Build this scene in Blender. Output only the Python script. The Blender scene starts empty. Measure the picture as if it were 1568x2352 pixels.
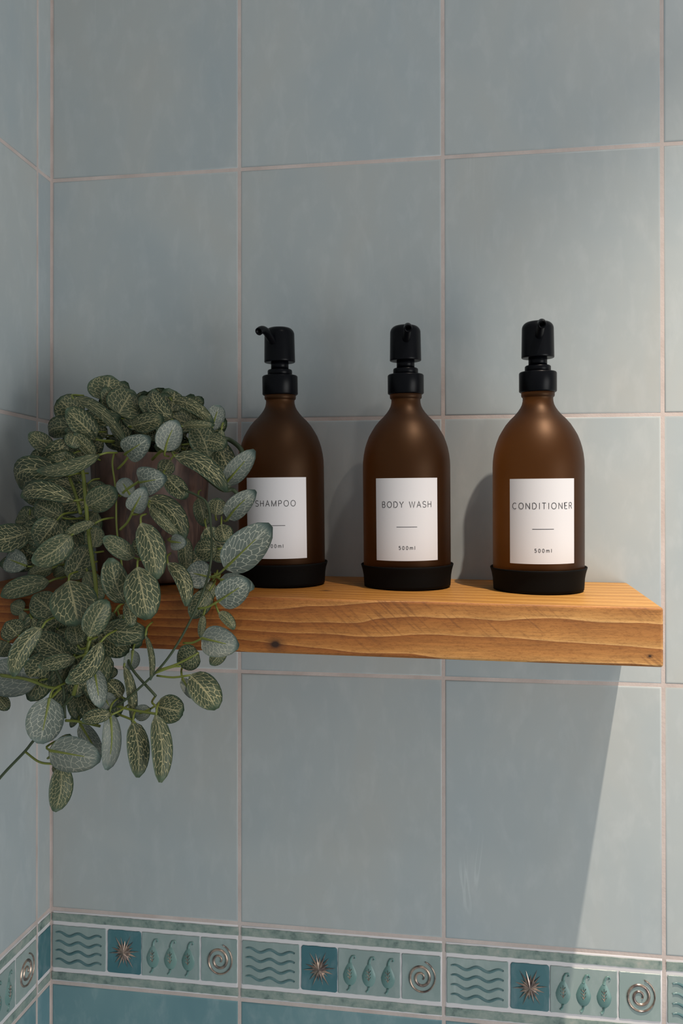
import bpy, bmesh, math, random
from mathutils import Vector, Matrix

scene = bpy.context.scene
COL = scene.collection

# ------------------------------------------------------------------ camera
FPX, IMG_W, IMG_H = 1895.83, 1568.0, 2352.0
CAM = Vector((0.42161, -0.79705, 1.55489))
YAW, PITCH, ROLL = -0.1485615, 0.0043377, -0.00072091
FWD = Vector((math.sin(YAW) * math.cos(PITCH), math.cos(YAW) * math.cos(PITCH), math.sin(PITCH)))
_r0 = Vector((math.cos(YAW), -math.sin(YAW), 0.0))
_u0 = _r0.cross(FWD)
RGT = _r0 * math.cos(ROLL) + _u0 * math.sin(ROLL)
UPV = _u0 * math.cos(ROLL) - _r0 * math.sin(ROLL)
cam_data = bpy.data.cameras.new('camera')
cam_data.sensor_fit = 'HORIZONTAL'
cam_data.sensor_width = 36.0
cam_data.lens = FPX / IMG_W * 36.0
cam_data.clip_start = 0.01
cam = bpy.data.objects.new('camera', cam_data)
m3 = Matrix((RGT, UPV, -FWD)).transposed()
cam.matrix_world = Matrix.Translation(CAM) @ m3.to_4x4()
COL.objects.link(cam)
scene.camera = cam

# ------------------------------------------------------------------ world, lights, exposure
world = bpy.data.worlds.new('world')
scene.world = world
world.use_nodes = True
world.node_tree.nodes['Background'].inputs[0].default_value = (0.92, 0.96, 1.0, 1)
world.node_tree.nodes['Background'].inputs[1].default_value = 0.325


def lamp(name, kind, loc, target, energy, color, **kw):
    d = bpy.data.lights.new(name, kind)
    d.energy = energy
    d.color = color
    for k, v in kw.items():
        setattr(d, k, v)
    o = bpy.data.objects.new(name, d)
    o.location = loc
    o.rotation_euler = (Vector(target) - Vector(loc)).to_track_quat('-Z', 'Y').to_euler()
    COL.objects.link(o)
    return o


# ceiling spotlight close to the tiled wall, right of the shelf
lamp('ceiling_spot_by_wall', 'SPOT', (0.742, -0.50, 2.60), (0.87, -0.15, 0.60), 112.0, (1.0, 0.86, 0.72),
     spot_size=math.radians(64), spot_blend=1.0, shadow_soft_size=0.008)
# ceiling spotlight further out in the room
lamp('ceiling_spot_in_room', 'SPOT', (0.95, -1.12, 2.78), (0.50, 0.0, 1.60), 7.5, (1.0, 0.90, 0.80),
     spot_size=math.radians(80), spot_blend=0.8, shadow_soft_size=0.05)
# daylight from the window behind the camera
lamp('window_daylight', 'AREA', (1.95, -1.25, 0.95), (0.1, 0.0, 1.35), 19.0, (0.97, 0.97, 0.95),
     shape='RECTANGLE', size=1.0, size_y=1.2)

vs = scene.view_settings
vs.view_transform = 'Standard'
vs.look = 'None'
vs.gamma = 1.0
vs.use_curve_mapping = False
vs.exposure = 0.0

random.seed(7)


# ------------------------------------------------------------------ helpers
def at(u, v, y):
    """world point on the plane Y = y seen at picture position (u, v)"""
    d = FWD + RGT * ((u - IMG_W / 2) / FPX) - UPV * ((v - IMG_H / 2) / FPX)
    return CAM + d * ((y - CAM.y) / d.y)


def depth(p):
    return (p - CAM).dot(FWD)


def mesh_obj(name, verts, faces, mats=(), parent=None, smooth=False, mat_idx=None, loc=None, uvs=None):
    me = bpy.data.meshes.new(name)
    me.from_pydata([tuple(v) for v in verts], [], faces)
    for m in mats:
        me.materials.append(m)
    if mat_idx:
        for p, i in zip(me.polygons, mat_idx):
            p.material_index = i
    if smooth:
        me.polygons.foreach_set('use_smooth', [True] * len(me.polygons))
    if uvs:
        uv = me.uv_layers.new(name='UVMap')
        for lp in me.loops:
            uv.data[lp.index].uv = uvs[lp.vertex_index]
    me.update()
    o = bpy.data.objects.new(name, me)
    COL.objects.link(o)
    if parent:
        o.parent = parent
    if loc:
        o.location = loc
    return o


def link_copy(src, parent=None):
    c = src.copy()
    COL.objects.link(c)
    c.parent = parent
    return c


def empty(name, loc, label, cat, group=None):
    o = bpy.data.objects.new(name, None)
    o.empty_display_size = 0.02
    o.location = loc
    o['label'] = label
    o['category'] = cat
    if group:
        o['group'] = group
    COL.objects.link(o)
    return o


def lathe(profile, n=64, close_bottom=True, close_top=True):
    verts, faces = [], []
    for r, z in profile:
        for i in range(n):
            a = 2 * math.pi * i / n
            verts.append((r * math.cos(a), r * math.sin(a), z))
    for j in range(len(profile) - 1):
        for i in range(n):
            k = (i + 1) % n
            faces.append((j * n + i, j * n + k, (j + 1) * n + k, (j + 1) * n + i))
    if close_bottom:
        faces.append(tuple(reversed(range(n))))
    if close_top:
        b = (len(profile) - 1) * n
        faces.append(tuple(b + i for i in range(n)))
    return verts, faces


def catmull(pts, sub=6):
    pts = [Vector(p) for p in pts]
    if len(pts) < 3:
        return pts
    ext = [pts[0] * 2 - pts[1]] + pts + [pts[-1] * 2 - pts[-2]]
    out = []
    for i in range(1, len(ext) - 2):
        p0, p1, p2, p3 = ext[i - 1:i + 3]
        for s in range(sub):
            t = s / sub
            out.append(0.5 * ((2 * p1) + (p2 - p0) * t + (2 * p0 - 5 * p1 + 4 * p2 - p3) * t * t
                              + (3 * p1 - p0 - 3 * p2 + p3) * t ** 3))
    out.append(pts[-1])
    return out


def tube(pts, radii, n=8, hollow=None):
    """verts and faces of a tube along pts; hollow = (wall, depth) opens the far end"""
    verts, faces = [], []
    pts = [Vector(p) for p in pts]
    ref = Vector((0.13, 0.37, 0.91)).normalized()
    m = len(pts)
    frames = []
    side = None
    for i, p in enumerate(pts):
        t = (pts[min(i + 1, m - 1)] - pts[max(i - 1, 0)]).normalized()
        if side is None:
            side = t.cross(ref)
            if side.length < 1e-3:
                side = t.cross(Vector((1, 0, 0)))
        side = (side - t * side.dot(t)).normalized()
        up = side.cross(t)
        r = radii[i] if isinstance(radii, (list, tuple)) else radii
        frames.append((p, side.copy(), up, r, t))
        for k in range(n):
            a = 2 * math.pi * k / n
            verts.append(p + (side * math.cos(a) + up * math.sin(a)) * r)
    for i in range(m - 1):
        for k in range(n):
            q = (k + 1) % n
            faces.append((i * n + k, i * n + q, (i + 1) * n + q, (i + 1) * n + k))
    faces.append(tuple(reversed(range(n))))
    if hollow:
        wall, dep = hollow
        p, s, u, r, t = frames[-1]
        b = len(verts)
        for off, rr in ((0, r - wall), (-dep, r - wall)):
            for k in range(n):
                a = 2 * math.pi * k / n
                verts.append(p + t * off + (s * math.cos(a) + u * math.sin(a)) * rr)
        prev = (m - 1) * n
        for base in (b, b + n):
            for k in range(n):
                q = (k + 1) % n
                faces.append((prev + k, prev + q, base + q, base + k))
            prev = base
        faces.append(tuple(prev + k for k in range(n)))
    else:
        faces.append(tuple((m - 1) * n + k for k in range(n)))
    return verts, faces


class Nodes:
    def __init__(self, name):
        self.mat = bpy.data.materials.new(name)
        self.mat.use_nodes = True
        self.t = self.mat.node_tree
        self.bsdf = self.t.nodes['Principled BSDF']

    def n(self, kind, **props):
        nd = self.t.nodes.new(kind)
        for k, v in props.items():
            if k.startswith('i_'):
                key = k[2:]
                nd.inputs[int(key) if key.isdigit() else key].default_value = v
            else:
                setattr(nd, k, v)
        return nd

    def l(self, a, b):
        self.t.links.new(a, b)

    def math(self, op, a, b=None, c=None, clamp=False):
        nd = self.n('ShaderNodeMath', operation=op, use_clamp=clamp)
        for i, x in enumerate((a, b, c)):
            if x is None:
                continue
            if isinstance(x, (int, float)):
                nd.inputs[i].default_value = x
            else:
                self.l(x, nd.inputs[i])
        return nd.outputs[0]

    def mix(self, fac, a, b, blend='MIX'):
        nd = self.n('ShaderNodeMix', data_type='RGBA', blend_type=blend)
        for sock, x in ((nd.inputs[0], fac), (nd.inputs[6], a), (nd.inputs[7], b)):
            if isinstance(x, (int, float)):
                sock.default_value = x
            elif isinstance(x, tuple):
                sock.default_value = x if len(x) == 4 else (*x, 1)
            else:
                self.l(x, sock)
        return nd.outputs[2]

    def ramp(self, fac, stops, interp='LINEAR'):
        nd = self.n('ShaderNodeValToRGB')
        cr = nd.color_ramp
        cr.interpolation = interp
        while len(cr.elements) < len(stops):
            cr.elements.new(0.5)
        for e, (p, c) in zip(cr.elements, stops):
            e.position = p
            e.color = c if len(c) == 4 else (*c, 1)
        self.l(fac, nd.inputs[0])
        return nd.outputs[0]

    def noise(self, vec, scale, detail=3, rough=0.5, dist=0.0):
        nd = self.n('ShaderNodeTexNoise')
        nd.inputs['Scale'].default_value = scale
        nd.inputs['Detail'].default_value = detail
        nd.inputs['Roughness'].default_value = rough
        nd.inputs['Distortion'].default_value = dist
        if vec is not None:
            self.l(vec, nd.inputs['Vector'])
        return nd.outputs[0]

    def mapping(self, vec, scale=(1, 1, 1), loc=(0, 0, 0), rot=(0, 0, 0)):
        nd = self.n('ShaderNodeMapping')
        nd.inputs['Scale'].default_value = scale
        nd.inputs['Location'].default_value = loc
        nd.inputs['Rotation'].default_value = rot
        self.l(vec, nd.inputs['Vector'])
        return nd.outputs[0]

    def bump(self, height, strength, dist):
        nd = self.n('ShaderNodeBump')
        nd.inputs['Strength'].default_value = strength
        nd.inputs['Distance'].default_value = dist
        self.l(height, nd.inputs['Height'])
        self.l(nd.outputs[0], self.bsdf.inputs['Normal'])

    def set(self, **kw):
        names = dict(color='Base Color', rough='Roughness', metal='Metallic', spec='Specular IOR Level',
                     coat='Coat Weight', trans='Transmission Weight', ior='IOR', coat_rough='Coat Roughness',
                     sss='Subsurface Weight', sheen='Sheen Weight')
        for k, v in kw.items():
            s = self.bsdf.inputs[names[k]]
            if isinstance(v, (int, float)):
                s.default_value = v
            elif isinstance(v, tuple):
                s.default_value = v if len(v) == 4 else (*v, 1)
            else:
                self.l(v, s)
        return self.mat


# ------------------------------------------------------------------ materials
def mat_plain(name, color, rough=0.5, **kw):
    return Nodes(name).set(color=color, rough=rough, **kw)


def mat_tile(name, c1, c2, c3, streak=0.35, blotch=1.0):
    N = Nodes(name)
    geo = N.n('ShaderNodeNewGeometry')
    oi = N.n('ShaderNodeObjectInfo')
    off = N.n('ShaderNodeVectorMath', operation='MULTIPLY_ADD')
    comb = N.n('ShaderNodeCombineXYZ')
    N.l(oi.outputs['Random'], comb.inputs[0])
    N.l(oi.outputs['Random'], comb.inputs[2])
    N.l(comb.outputs[0], off.inputs[0])
    off.inputs[1].default_value = (7.0, 3.0, 11.0)
    N.l(geo.outputs['Position'], off.inputs[2])
    pos = off.outputs[0]
    big = N.noise(N.mapping(pos, (1, 1, 0.6)), 7.0, 4, 0.55, 0.4)
    fine = N.noise(N.mapping(pos, (1, 1, 0.45), rot=(0, 0.25, 0)), 60.0, 4, 0.6, 0.3)
    col = N.ramp(big, [(0.30, c1), (0.52, c2), (0.74, c3)])
    col = N.mix(N.math('MULTIPLY', N.math('SUBTRACT', fine, 0.5), 0.30 * blotch), col, (1, 1, 1), 'MIX')
    # long faint brush streaks in the glaze
    st = N.noise(N.mapping(pos, (1, 1, 0.10), rot=(0, 0.2, 0)), 26.0, 3, 0.5, 1.2)
    line = N.math('SUBTRACT', 1.0, N.math('MULTIPLY', N.math('ABSOLUTE', N.math('SUBTRACT', st, 0.56)), 40.0), clamp=True)
    gate = N.ramp(N.noise(pos, 9.0, 2), [(0.62, (0, 0, 0)), (0.78, (1, 1, 1))])
    col = N.mix(N.math('MULTIPLY', N.math('MULTIPLY', line, gate), streak), col, (0.78, 0.84, 0.83))
    tint = N.math('MULTIPLY_ADD', oi.outputs['Random'], 0.10, 0.95)
    hsv = N.n('ShaderNodeHueSaturation')
    N.l(tint, hsv.inputs['Value'])
    N.l(col, hsv.inputs['Color'])
    N.bump(N.noise(pos, 16.0, 2), 0.25, 0.003)
    return N.set(color=hsv.outputs[0], rough=0.34, spec=0.42)


TILE = mat_tile('pale_blue_glaze', (0.388, 0.445, 0.466), (0.438, 0.476, 0.476), (0.465, 0.478, 0.456), 0.22)
TEAL = mat_tile('deep_teal_glaze', (0.10, 0.215, 0.255), (0.15, 0.275, 0.305), (0.20, 0.33, 0.345), 0.5, 1.3)
PANEL = mat_tile('grey_green_glaze', (0.235, 0.315, 0.305), (0.285, 0.365, 0.35), (0.335, 0.40, 0.38), 0.5, 1.5)
SUNP = mat_tile('dark_teal_panel_glaze', (0.035, 0.115, 0.14), (0.06, 0.165, 0.19), (0.10, 0.22, 0.24), 0.6, 1.2)
RELIEF = mat_tile('dark_relief_glaze', (0.07, 0.15, 0.16), (0.10, 0.19, 0.20), (0.13, 0.23, 0.23), 0.2, 0.8)
LEAFREL = mat_tile('green_relief_glaze', (0.11, 0.22, 0.21), (0.15, 0.27, 0.25), (0.18, 0.31, 0.28), 0.2, 0.8)
BORDERW = mat_plain('white_border_glaze', (0.70, 0.68, 0.69), 0.32, spec=0.45)


def mat_mottle():
    N = Nodes('mottled_strip_glaze')
    geo = N.n('ShaderNodeNewGeometry')
    a = N.noise(geo.outputs['Position'], 130.0, 4, 0.65)
    b = N.noise(geo.outputs['Position'], 40.0, 3, 0.6)
    s = N.math('ADD', N.math('MULTIPLY', a, 0.45), N.math('MULTIPLY', b, 0.55))
    col = N.ramp(s, [(0.34, (0.07, 0.11, 0.11)), (0.47, (0.22, 0.29, 0.26)), (0.60, (0.33, 0.38, 0.34)),
                     (0.72, (0.46, 0.44, 0.40))])
    return N.set(color=col, rough=0.36)


MOTTLE = mat_mottle()


def mat_lustre():
    N = Nodes('copper_lustre')
    geo = N.n('ShaderNodeNewGeometry')
    a = N.noise(geo.outputs['Position'], 150.0, 3)
    col = N.ramp(a, [(0.35, (0.20, 0.16, 0.15)), (0.6, (0.52, 0.40, 0.32))])
    return N.set(color=col, rough=0.30, metal=0.75)


LUSTRE = mat_lustre()


def mat_grout():
    N = Nodes('pinkish_cream_grout')
    geo = N.n('ShaderNodeNewGeometry')
    a = N.noise(geo.outputs['Position'], 220.0, 4, 0.7)
    b = N.noise(geo.outputs['Position'], 30.0, 3)
    col = N.ramp(b, [(0.3, (0.50, 0.42, 0.385)), (0.65, (0.60, 0.52, 0.485))])
    N.bump(a, 0.4, 0.001)
    return N.set(color=col, rough=0.7)


GROUT = mat_grout()


def mat_wood(name, top=False):
    N = Nodes(name)
    geo = N.n('ShaderNodeNewGeometry')
    pos = geo.outputs['Position']
    sep = N.n('ShaderNodeSeparateXYZ')
    N.l(pos, sep.inputs[0])
    X, Y, Z = sep.outputs
    across = Y if top else Z
    # warped growth rings : broad cathedral figure to the right, tight lines to the left
    warp = N.noise(N.mapping(pos, (3.2, 14.0, 14.0), (0.3, 0, 0.1)), 1.0, 3, 0.45, 0.3)
    warp2 = N.noise(N.mapping(pos, (16.0, 60.0, 60.0)), 1.0, 2, 0.5)
    dens = N.n('ShaderNodeMapRange', i_1=0.18, i_2=0.46, i_3=150.0 if not top else 90.0, i_4=62.0 if not top else 55.0)
    N.l(X, dens.inputs[0])
    g = N.math('MULTIPLY', N.math('ADD', across, 0.09 if top else -1.4665), dens.outputs[0])
    g = N.math('ADD', g, N.math('MULTIPLY', warp, 4.2 if not top else 2.0))
    g = N.math('ADD', g, N.math('MULTIPLY', warp2, 0.35))
    band = N.math('FRACT', g)
    fibre = N.noise(N.mapping(pos, (26.0, 420.0, 420.0)), 1.0, 3, 0.6)
    speck = N.noise(N.mapping(pos, (300.0, 900.0, 900.0)), 1.0, 3, 0.75)
    if top:
        col = N.ramp(band, [(0.0, (0.42, 0.21, 0.05)), (0.12, (0.55, 0.30, 0.082)), (0.6, (0.52, 0.27, 0.066)),
                            (1.0, (0.38, 0.18, 0.04))])
    else:
        col = N.ramp(band, [(0.0, (0.70, 0.40, 0.15)), (0.12, (0.56, 0.29, 0.092)), (0.50, (0.47, 0.215, 0.060)),
                            (0.90, (0.36, 0.145, 0.036)), (0.97, (0.30, 0.115, 0.029)), (1.0, (0.68, 0.39, 0.15))])
    shade = N.ramp(fibre, [(0.25, (0.72, 0.70, 0.68)), (0.7, (1.14, 1.12, 1.10))])
    col = N.mix(0.8, col, shade, 'MULTIPLY')
    sp = N.ramp(speck, [(0.36, (0.62, 0.55, 0.50)), (0.52, (1, 1, 1))])
    col = N.mix(0.30 if top else 0.6, col, sp, 'MULTIPLY')
    # diagonal saw marks on part of the sawn front face
    if not top:
        saw = N.noise(N.mapping(N.mapping(pos, rot=(0, 0.85, 0)), (420, 60, 26)), 1.0, 2, 0.5)
        gate = N.ramp(N.noise(N.mapping(pos, (7, 7, 22)), 1.0, 1), [(0.48, (0, 0, 0)), (0.62, (1, 1, 1))])
        lines = N.ramp(saw, [(0.36, (1, 1, 1)), (0.44, (0, 0, 0))])
        col = N.mix(N.math('MULTIPLY', N.math('MULTIPLY', lines, gate), 0.45), col, (0.17, 0.07, 0.025))
    # board colour turns darker and redder towards its left end
    end_tone = N.n('ShaderNodeMapRange', i_1=0.16, i_2=0.52, i_3=0.44, i_4=1.0)
    N.l(X, end_tone.inputs[0])
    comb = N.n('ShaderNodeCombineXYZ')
    N.l(N.math('POWER', end_tone.outputs[0], 0.65), comb.inputs[0])
    N.l(N.math('POWER', end_tone.outputs[0], 1.15), comb.inputs[1])
    N.l(N.math('POWER', end_tone.outputs[0], 1.8), comb.inputs[2])
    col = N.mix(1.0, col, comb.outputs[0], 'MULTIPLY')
    # knots
    for kx, ky, kz, rr in KNOTS:
        dv = N.n('ShaderNodeVectorMath', operation='SUBTRACT')
        N.l(pos, dv.inputs[0])
        dv.inputs[1].default_value = (kx, ky, kz)
        sc = N.n('ShaderNodeVectorMath', operation='MULTIPLY')
        N.l(dv.outputs[0], sc.inputs[0])
        sc.inputs[1].default_value = (0.75, 1.0, 1.0)
        ln = N.n('ShaderNodeVectorMath', operation='LENGTH')
        N.l(sc.outputs[0], ln.inputs[0])
        k = N.ramp(N.math('DIVIDE', ln.outputs['Value'], rr * 3), [(0.22, (1, 1, 1)), (0.45, (0.45, 0.45, 0.45)), (0.95, (0, 0, 0))])
        col = N.mix(k, col, (0.030, 0.012, 0.006))
    N.bump(N.math('ADD', fibre, N.math('MULTIPLY', speck, 0.5)), 0.35, 0.0006)
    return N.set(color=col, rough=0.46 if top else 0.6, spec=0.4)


SHELF_D = 0.155


def shelf_top(x, y):
    zb = 1.4925 - 0.012 * (x - 0.57)
    zf = 1.4862 - 0.0115 * (x - 0.57)
    return zb + (zf - zb) * (-y / SHELF_D)


KNOTS = [(*at(632, 1480, -SHELF_D), 0.0028), (*at(748, 1361, -0.105), 0.0022), (*at(1492, 1507, -SHELF_D), 0.0008)]
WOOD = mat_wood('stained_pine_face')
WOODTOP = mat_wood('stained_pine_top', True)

BLACK = mat_plain('satin_black_plastic', (0.003, 0.0035, 0.005), 0.32, spec=0.12)
RUBBER = mat_plain('black_silicone', (0.003, 0.003, 0.003), 0.65, spec=0.10)
PAPER = mat_plain('white_label_paper', (0.71, 0.70, 0.715), 0.55, spec=0.3)
INK = mat_plain('dark_grey_ink', (0.035, 0.033, 0.036), 0.6)


def mat_amber():
    N = Nodes('frosted_amber_glass')
    N.set(color=(0.142, 0.044, 0.008), rough=0.46, ior=1.45, trans=0.95, spec=0.20)
    N.bsdf.inputs['Specular Tint'].default_value = (1.0, 0.62, 0.38, 1)
    return N.mat


AMBER = mat_amber()


def mat_pot():
    N = Nodes('brown_streaked_stoneware')
    tc = N.n('ShaderNodeTexCoord')
    v = N.mapping(tc.outputs['Object'], (1, 1, 0.22))
    a = N.noise(v, 38.0, 4, 0.6, 0.8)
    b = N.noise(tc.outputs['Object'], 16.0, 3, 0.5)
    col = N.ramp(a, [(0.32, (0.035, 0.017, 0.012)), (0.47, (0.15, 0.080, 0.056)), (0.56, (0.075, 0.047, 0.040)),
                     (0.68, (0.27, 0.16, 0.115))])
    col = N.mix(N.math('MULTIPLY', b, 0.3), col, (0.075, 0.052, 0.050))
    N.bump(a, 0.3, 0.002)
    return N.set(color=col, rough=0.5)


POT = mat_pot()
SOIL = mat_plain('dark_moss', (0.020, 0.022, 0.014), 0.9)


def mat_leaf(name, base_a, base_b, vein, margin, width, edge):
    N = Nodes(name)
    uv = N.n('ShaderNodeUVMap')
    oi = N.n('ShaderNodeObjectInfo')
    sep = N.n('ShaderNodeSeparateXYZ')
    N.l(uv.outputs[0], sep.inputs[0])
    U = sep.outputs[0]
    V = N.math('MULTIPLY_ADD', sep.outputs[1], 2.0, -1.0)
    A = N.math('ABSOLUTE', V)
    rnd = oi.outputs['Random']
    # vein net: cells swept forward from the midrib
    comb = N.n('ShaderNodeCombineXYZ')
    N.l(N.math('ADD', N.math('MULTIPLY', N.math('SUBTRACT', U, N.math('MULTIPLY', A, 0.30)), 9.2),
               N.math('MULTIPLY', rnd, 37.0)), comb.inputs[0])
    N.l(N.math('MULTIPLY', V, 3.3), comb.inputs[1])
    N.l(N.math('MULTIPLY', rnd, 11.0), comb.inputs[2])
    wob = N.n('ShaderNodeTexNoise', noise_dimensions='3D')
    wob.inputs['Scale'].default_value = 2.2
    wob.inputs['Detail'].default_value = 2
    N.l(comb.outputs[0], wob.inputs['Vector'])
    wv = N.n('ShaderNodeVectorMath', operation='MULTIPLY_ADD')
    N.l(wob.outputs[1], wv.inputs[0])
    wv.inputs[1].default_value = (0.35, 0.35, 0.0)
    N.l(comb.outputs[0], wv.inputs[2])
    vor = N.n('ShaderNodeTexVoronoi', feature='DISTANCE_TO_EDGE', voronoi_dimensions='2D')
    vor.inputs['Scale'].default_value = 1.0
    vor.inputs['Randomness'].default_value = 0.85
    N.l(wv.outputs[0], vor.inputs['Vector'])
    net = N.ramp(vor.outputs['Distance'], [(width * 0.55, (1, 1, 1)), (width * 1.5, (0, 0, 0))])
    # lateral veins and midrib are stronger
    lat = N.math('FRACT', N.math('MULTIPLY', N.math('SUBTRACT', U, N.math('MULTIPLY', A, 0.34)), 5.0))
    latd = N.math('ABSOLUTE', N.math('SUBTRACT', lat, 0.5))
    latv = N.math('MULTIPLY', N.math('SUBTRACT', 1.0, N.math('MULTIPLY', latd, 9.0), clamp=True), 0.0)
    mid = N.math('SUBTRACT', 1.0, N.math('MULTIPLY', A, 14.0), clamp=True)
    vein_f = N.math('MAXIMUM', N.math('MAXIMUM', net, latv), N.math('MULTIPLY', mid, 0.9))
    # plain margin round the edge and the tip
    e1 = N.ramp(A, [(edge, (1, 1, 1)), (min(edge + 0.10, 1.0), (0, 0, 0))])
    e2 = N.ramp(U, [(0.84, (1, 1, 1)), (0.95, (0, 0, 0))])
    inside = N.math('MULTIPLY', e1, e2)
    vein_f = N.math('MULTIPLY', vein_f, inside)
    blotch = N.noise(comb.outputs[0], 0.9, 2)
    hue = N.mix(N.math('MULTIPLY_ADD', blotch, 0.7, N.math('MULTIPLY', N.math('SUBTRACT', rnd, 0.5), 0.9), clamp=True), base_a, base_b)
    body = N.mix(inside, margin, hue)
    vcol = N.mix(N.math('MULTIPLY', N.math('FRACT', N.math('MULTIPLY', rnd, 7.0)), 0.75), vein, tuple(x * k for x, k in zip(vein, (0.50, 0.52, 0.55))))
    col = N.mix(vein_f, body, vcol)
    N.bump(vein_f, 0.25, 0.0006)
    return N.set(color=col, rough=0.5, spec=0.35)


LEAF_TOP = mat_leaf('leaf_upper_face', (0.046, 0.064, 0.033), (0.088, 0.112, 0.062), (0.54, 0.48, 0.255), (0.060, 0.096, 0.056), 0.049, 0.86)
LEAF_UND = mat_leaf('leaf_under_face', (0.140, 0.168, 0.142), (0.205, 0.228, 0.200), (0.54, 0.54, 0.43), (0.115, 0.160, 0.140), 0.044, 0.90)
STEMG = mat_plain('olive_green_stem', (0.17, 0.20, 0.035), 0.5)
STEMD = mat_plain('dark_green_stem', (0.042, 0.062, 0.026), 0.5)

# ------------------------------------------------------------------ tiled walls
KX = -0.0045                     # the courses run very slightly downhill
X_B = 0.19969
PITCH_W, PITCH_H = 0.2012, 0.25
GAP = 0.0031
BORDER_H = 0.0755
Z_ROW0 = 1.90


def slab(name, x0, x1, y0, y1, z0, z1, mat):
    v = [(x, y, z) for x in (x0, x1) for y in (y0, y1) for z in (z0, z1)]
    f = [(0, 1, 3, 2), (4, 6, 7, 5), (0, 4, 5, 1), (2, 3, 7, 6), (0, 2, 6, 4), (1, 5, 7, 3)]
    return mesh_obj(name, v, f, [mat])


wall_back = slab('wall_back', -0.12, 1.42, 0.0005, 0.12, 0.0, 2.45, GROUT)
wall_back['kind'] = 'structure'
wall_back['label'] = 'back wall of pale blue glazed tiles with pinkish grout behind the shelf'
wall_left = slab('wall_left', -0.12, -0.0005, -1.0, 0.0005, 0.0, 2.45, GROUT)
wall_left['kind'] = 'structure'
wall_left['label'] = 'side wall of pale blue glazed tiles meeting the back wall in the corner'


def tile_mesh(name, w, h, mat, kx=0.0):
    """glazed tile with rounded edges, face at y = 0 looking along -y"""
    rings = [(0.0, 0.0040), (0.0, 0.0009), (0.00035, 0.00035), (0.0010, 0.00008), (0.0020, 0.0)]
    v, f = [], []
    for ins, y in rings:
        for sx, sz in ((-1, -1), (1, -1), (1, 1), (-1, 1)):
            x, z = sx * (w / 2 - ins), sz * (h / 2 - ins)
            v.append((x, y, z + kx * x))
    for j in range(len(rings) - 1):
        for i in range(4):
            k = (i + 1) % 4
            f.append((j * 4 + i, j * 4 + k, (j + 1) * 4 + k, (j + 1) * 4 + i))
    b = (len(rings) - 1) * 4
    f.append((b, b + 1, b + 2, b + 3))
    me = bpy.data.meshes.new(name)
    me.from_pydata(v, [], f)
    me.materials.append(mat)
    me.polygons.foreach_set('use_smooth', [True] * (len(f) - 1) + [False])
    return me


def place(me, name, parent, loc, rz=0.0, ry=0.0):
    o = bpy.data.objects.new(name, me)
    COL.objects.link(o)
    o.parent = parent
    o.location = loc
    o.rotation_euler = (0, ry, rz)
    return o


# courses: (z of the lower joint, z of the upper joint, kind)
courses = []
z = Z_ROW0 - 3 * PITCH_H
courses.append((z - BORDER_H, z, 'border'))
zz = z - BORDER_H
while zz > 0.02:
    courses.append((max(zz - PITCH_H, 0.0), zz, 'teal'))
    zz -= PITCH_H
for j in range(3, -3, -1):
    z0 = Z_ROW0 - j * PITCH_H
    courses.append((z0, min(z0 + PITCH_H, 2.45), 'pale'))

cols_back = [(0.0, X_B)] + [(X_B + i * PITCH_W, X_B + (i + 1) * PITCH_W) for i in range(6)]
STRIP = 0.0274
cols_left = [(-STRIP, 0.0)] + [(-STRIP - (i + 1) * PITCH_W, -STRIP - i * PITCH_W) for i in range(4)]
cache = {}


def get_tile(w, h, kind, kx):
    key = (round(w, 4), round(h, 4), kind, kx)
    if key not in cache:
        cache[key] = tile_mesh('tile', w, h, {'pale': TILE, 'teal': TEAL, 'border': BORDERW, 'sun': SUNP}[kind], kx)
    return cache[key]


# --- relief pieces of the border tile, built once in the tile's own frame
def rounded_panel(w, h, r, seed, thick=0.0008, base=0.0):
    rnd = random.Random(seed)
    pts = []
    for cx, cz, a0 in ((w / 2 - r, h / 2 - r, 0), (-w / 2 + r, h / 2 - r, 90), (-w / 2 + r, -h / 2 + r, 180), (w / 2 - r, -h / 2 + r, 270)):
        for k in range(4):
            a = math.radians(a0 + k * 30)
            pts.append((cx + r * math.cos(a), cz + r * math.sin(a)))
    # wobbly hand-cut edge
    out = []
    for i, p in enumerate(pts):
        q = pts[(i + 1) % len(pts)]
        n = max(1, int(math.hypot(q[0] - p[0], q[1] - p[1]) / 0.004))
        for k in range(n):
            t = k / n
            out.append((p[0] + (q[0] - p[0]) * t + rnd.uniform(-1, 1) * 0.00022, p[1] + (q[1] - p[1]) * t + rnd.uniform(-1, 1) * 0.00022))
    v, f = [], []
    n = len(out)
    for s, y in ((1.0, base + 0.0002), (1.0, base - thick * 0.5), (0.985, base - thick)):
        for x, zq in out:
            v.append((x * s, y, zq * s))
    for j in range(2):
        for i in range(n):
            k = (i + 1) % n
            f.append((j * n + i, j * n + k, (j + 1) * n + k, (j + 1) * n + i))
    f.append(tuple(2 * n + i for i in range(n)))
    # outline runs anticlockwise seen from +y looking to -y: flip so the face looks along -y
    return v, [tuple(reversed(q)) for q in f]


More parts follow.
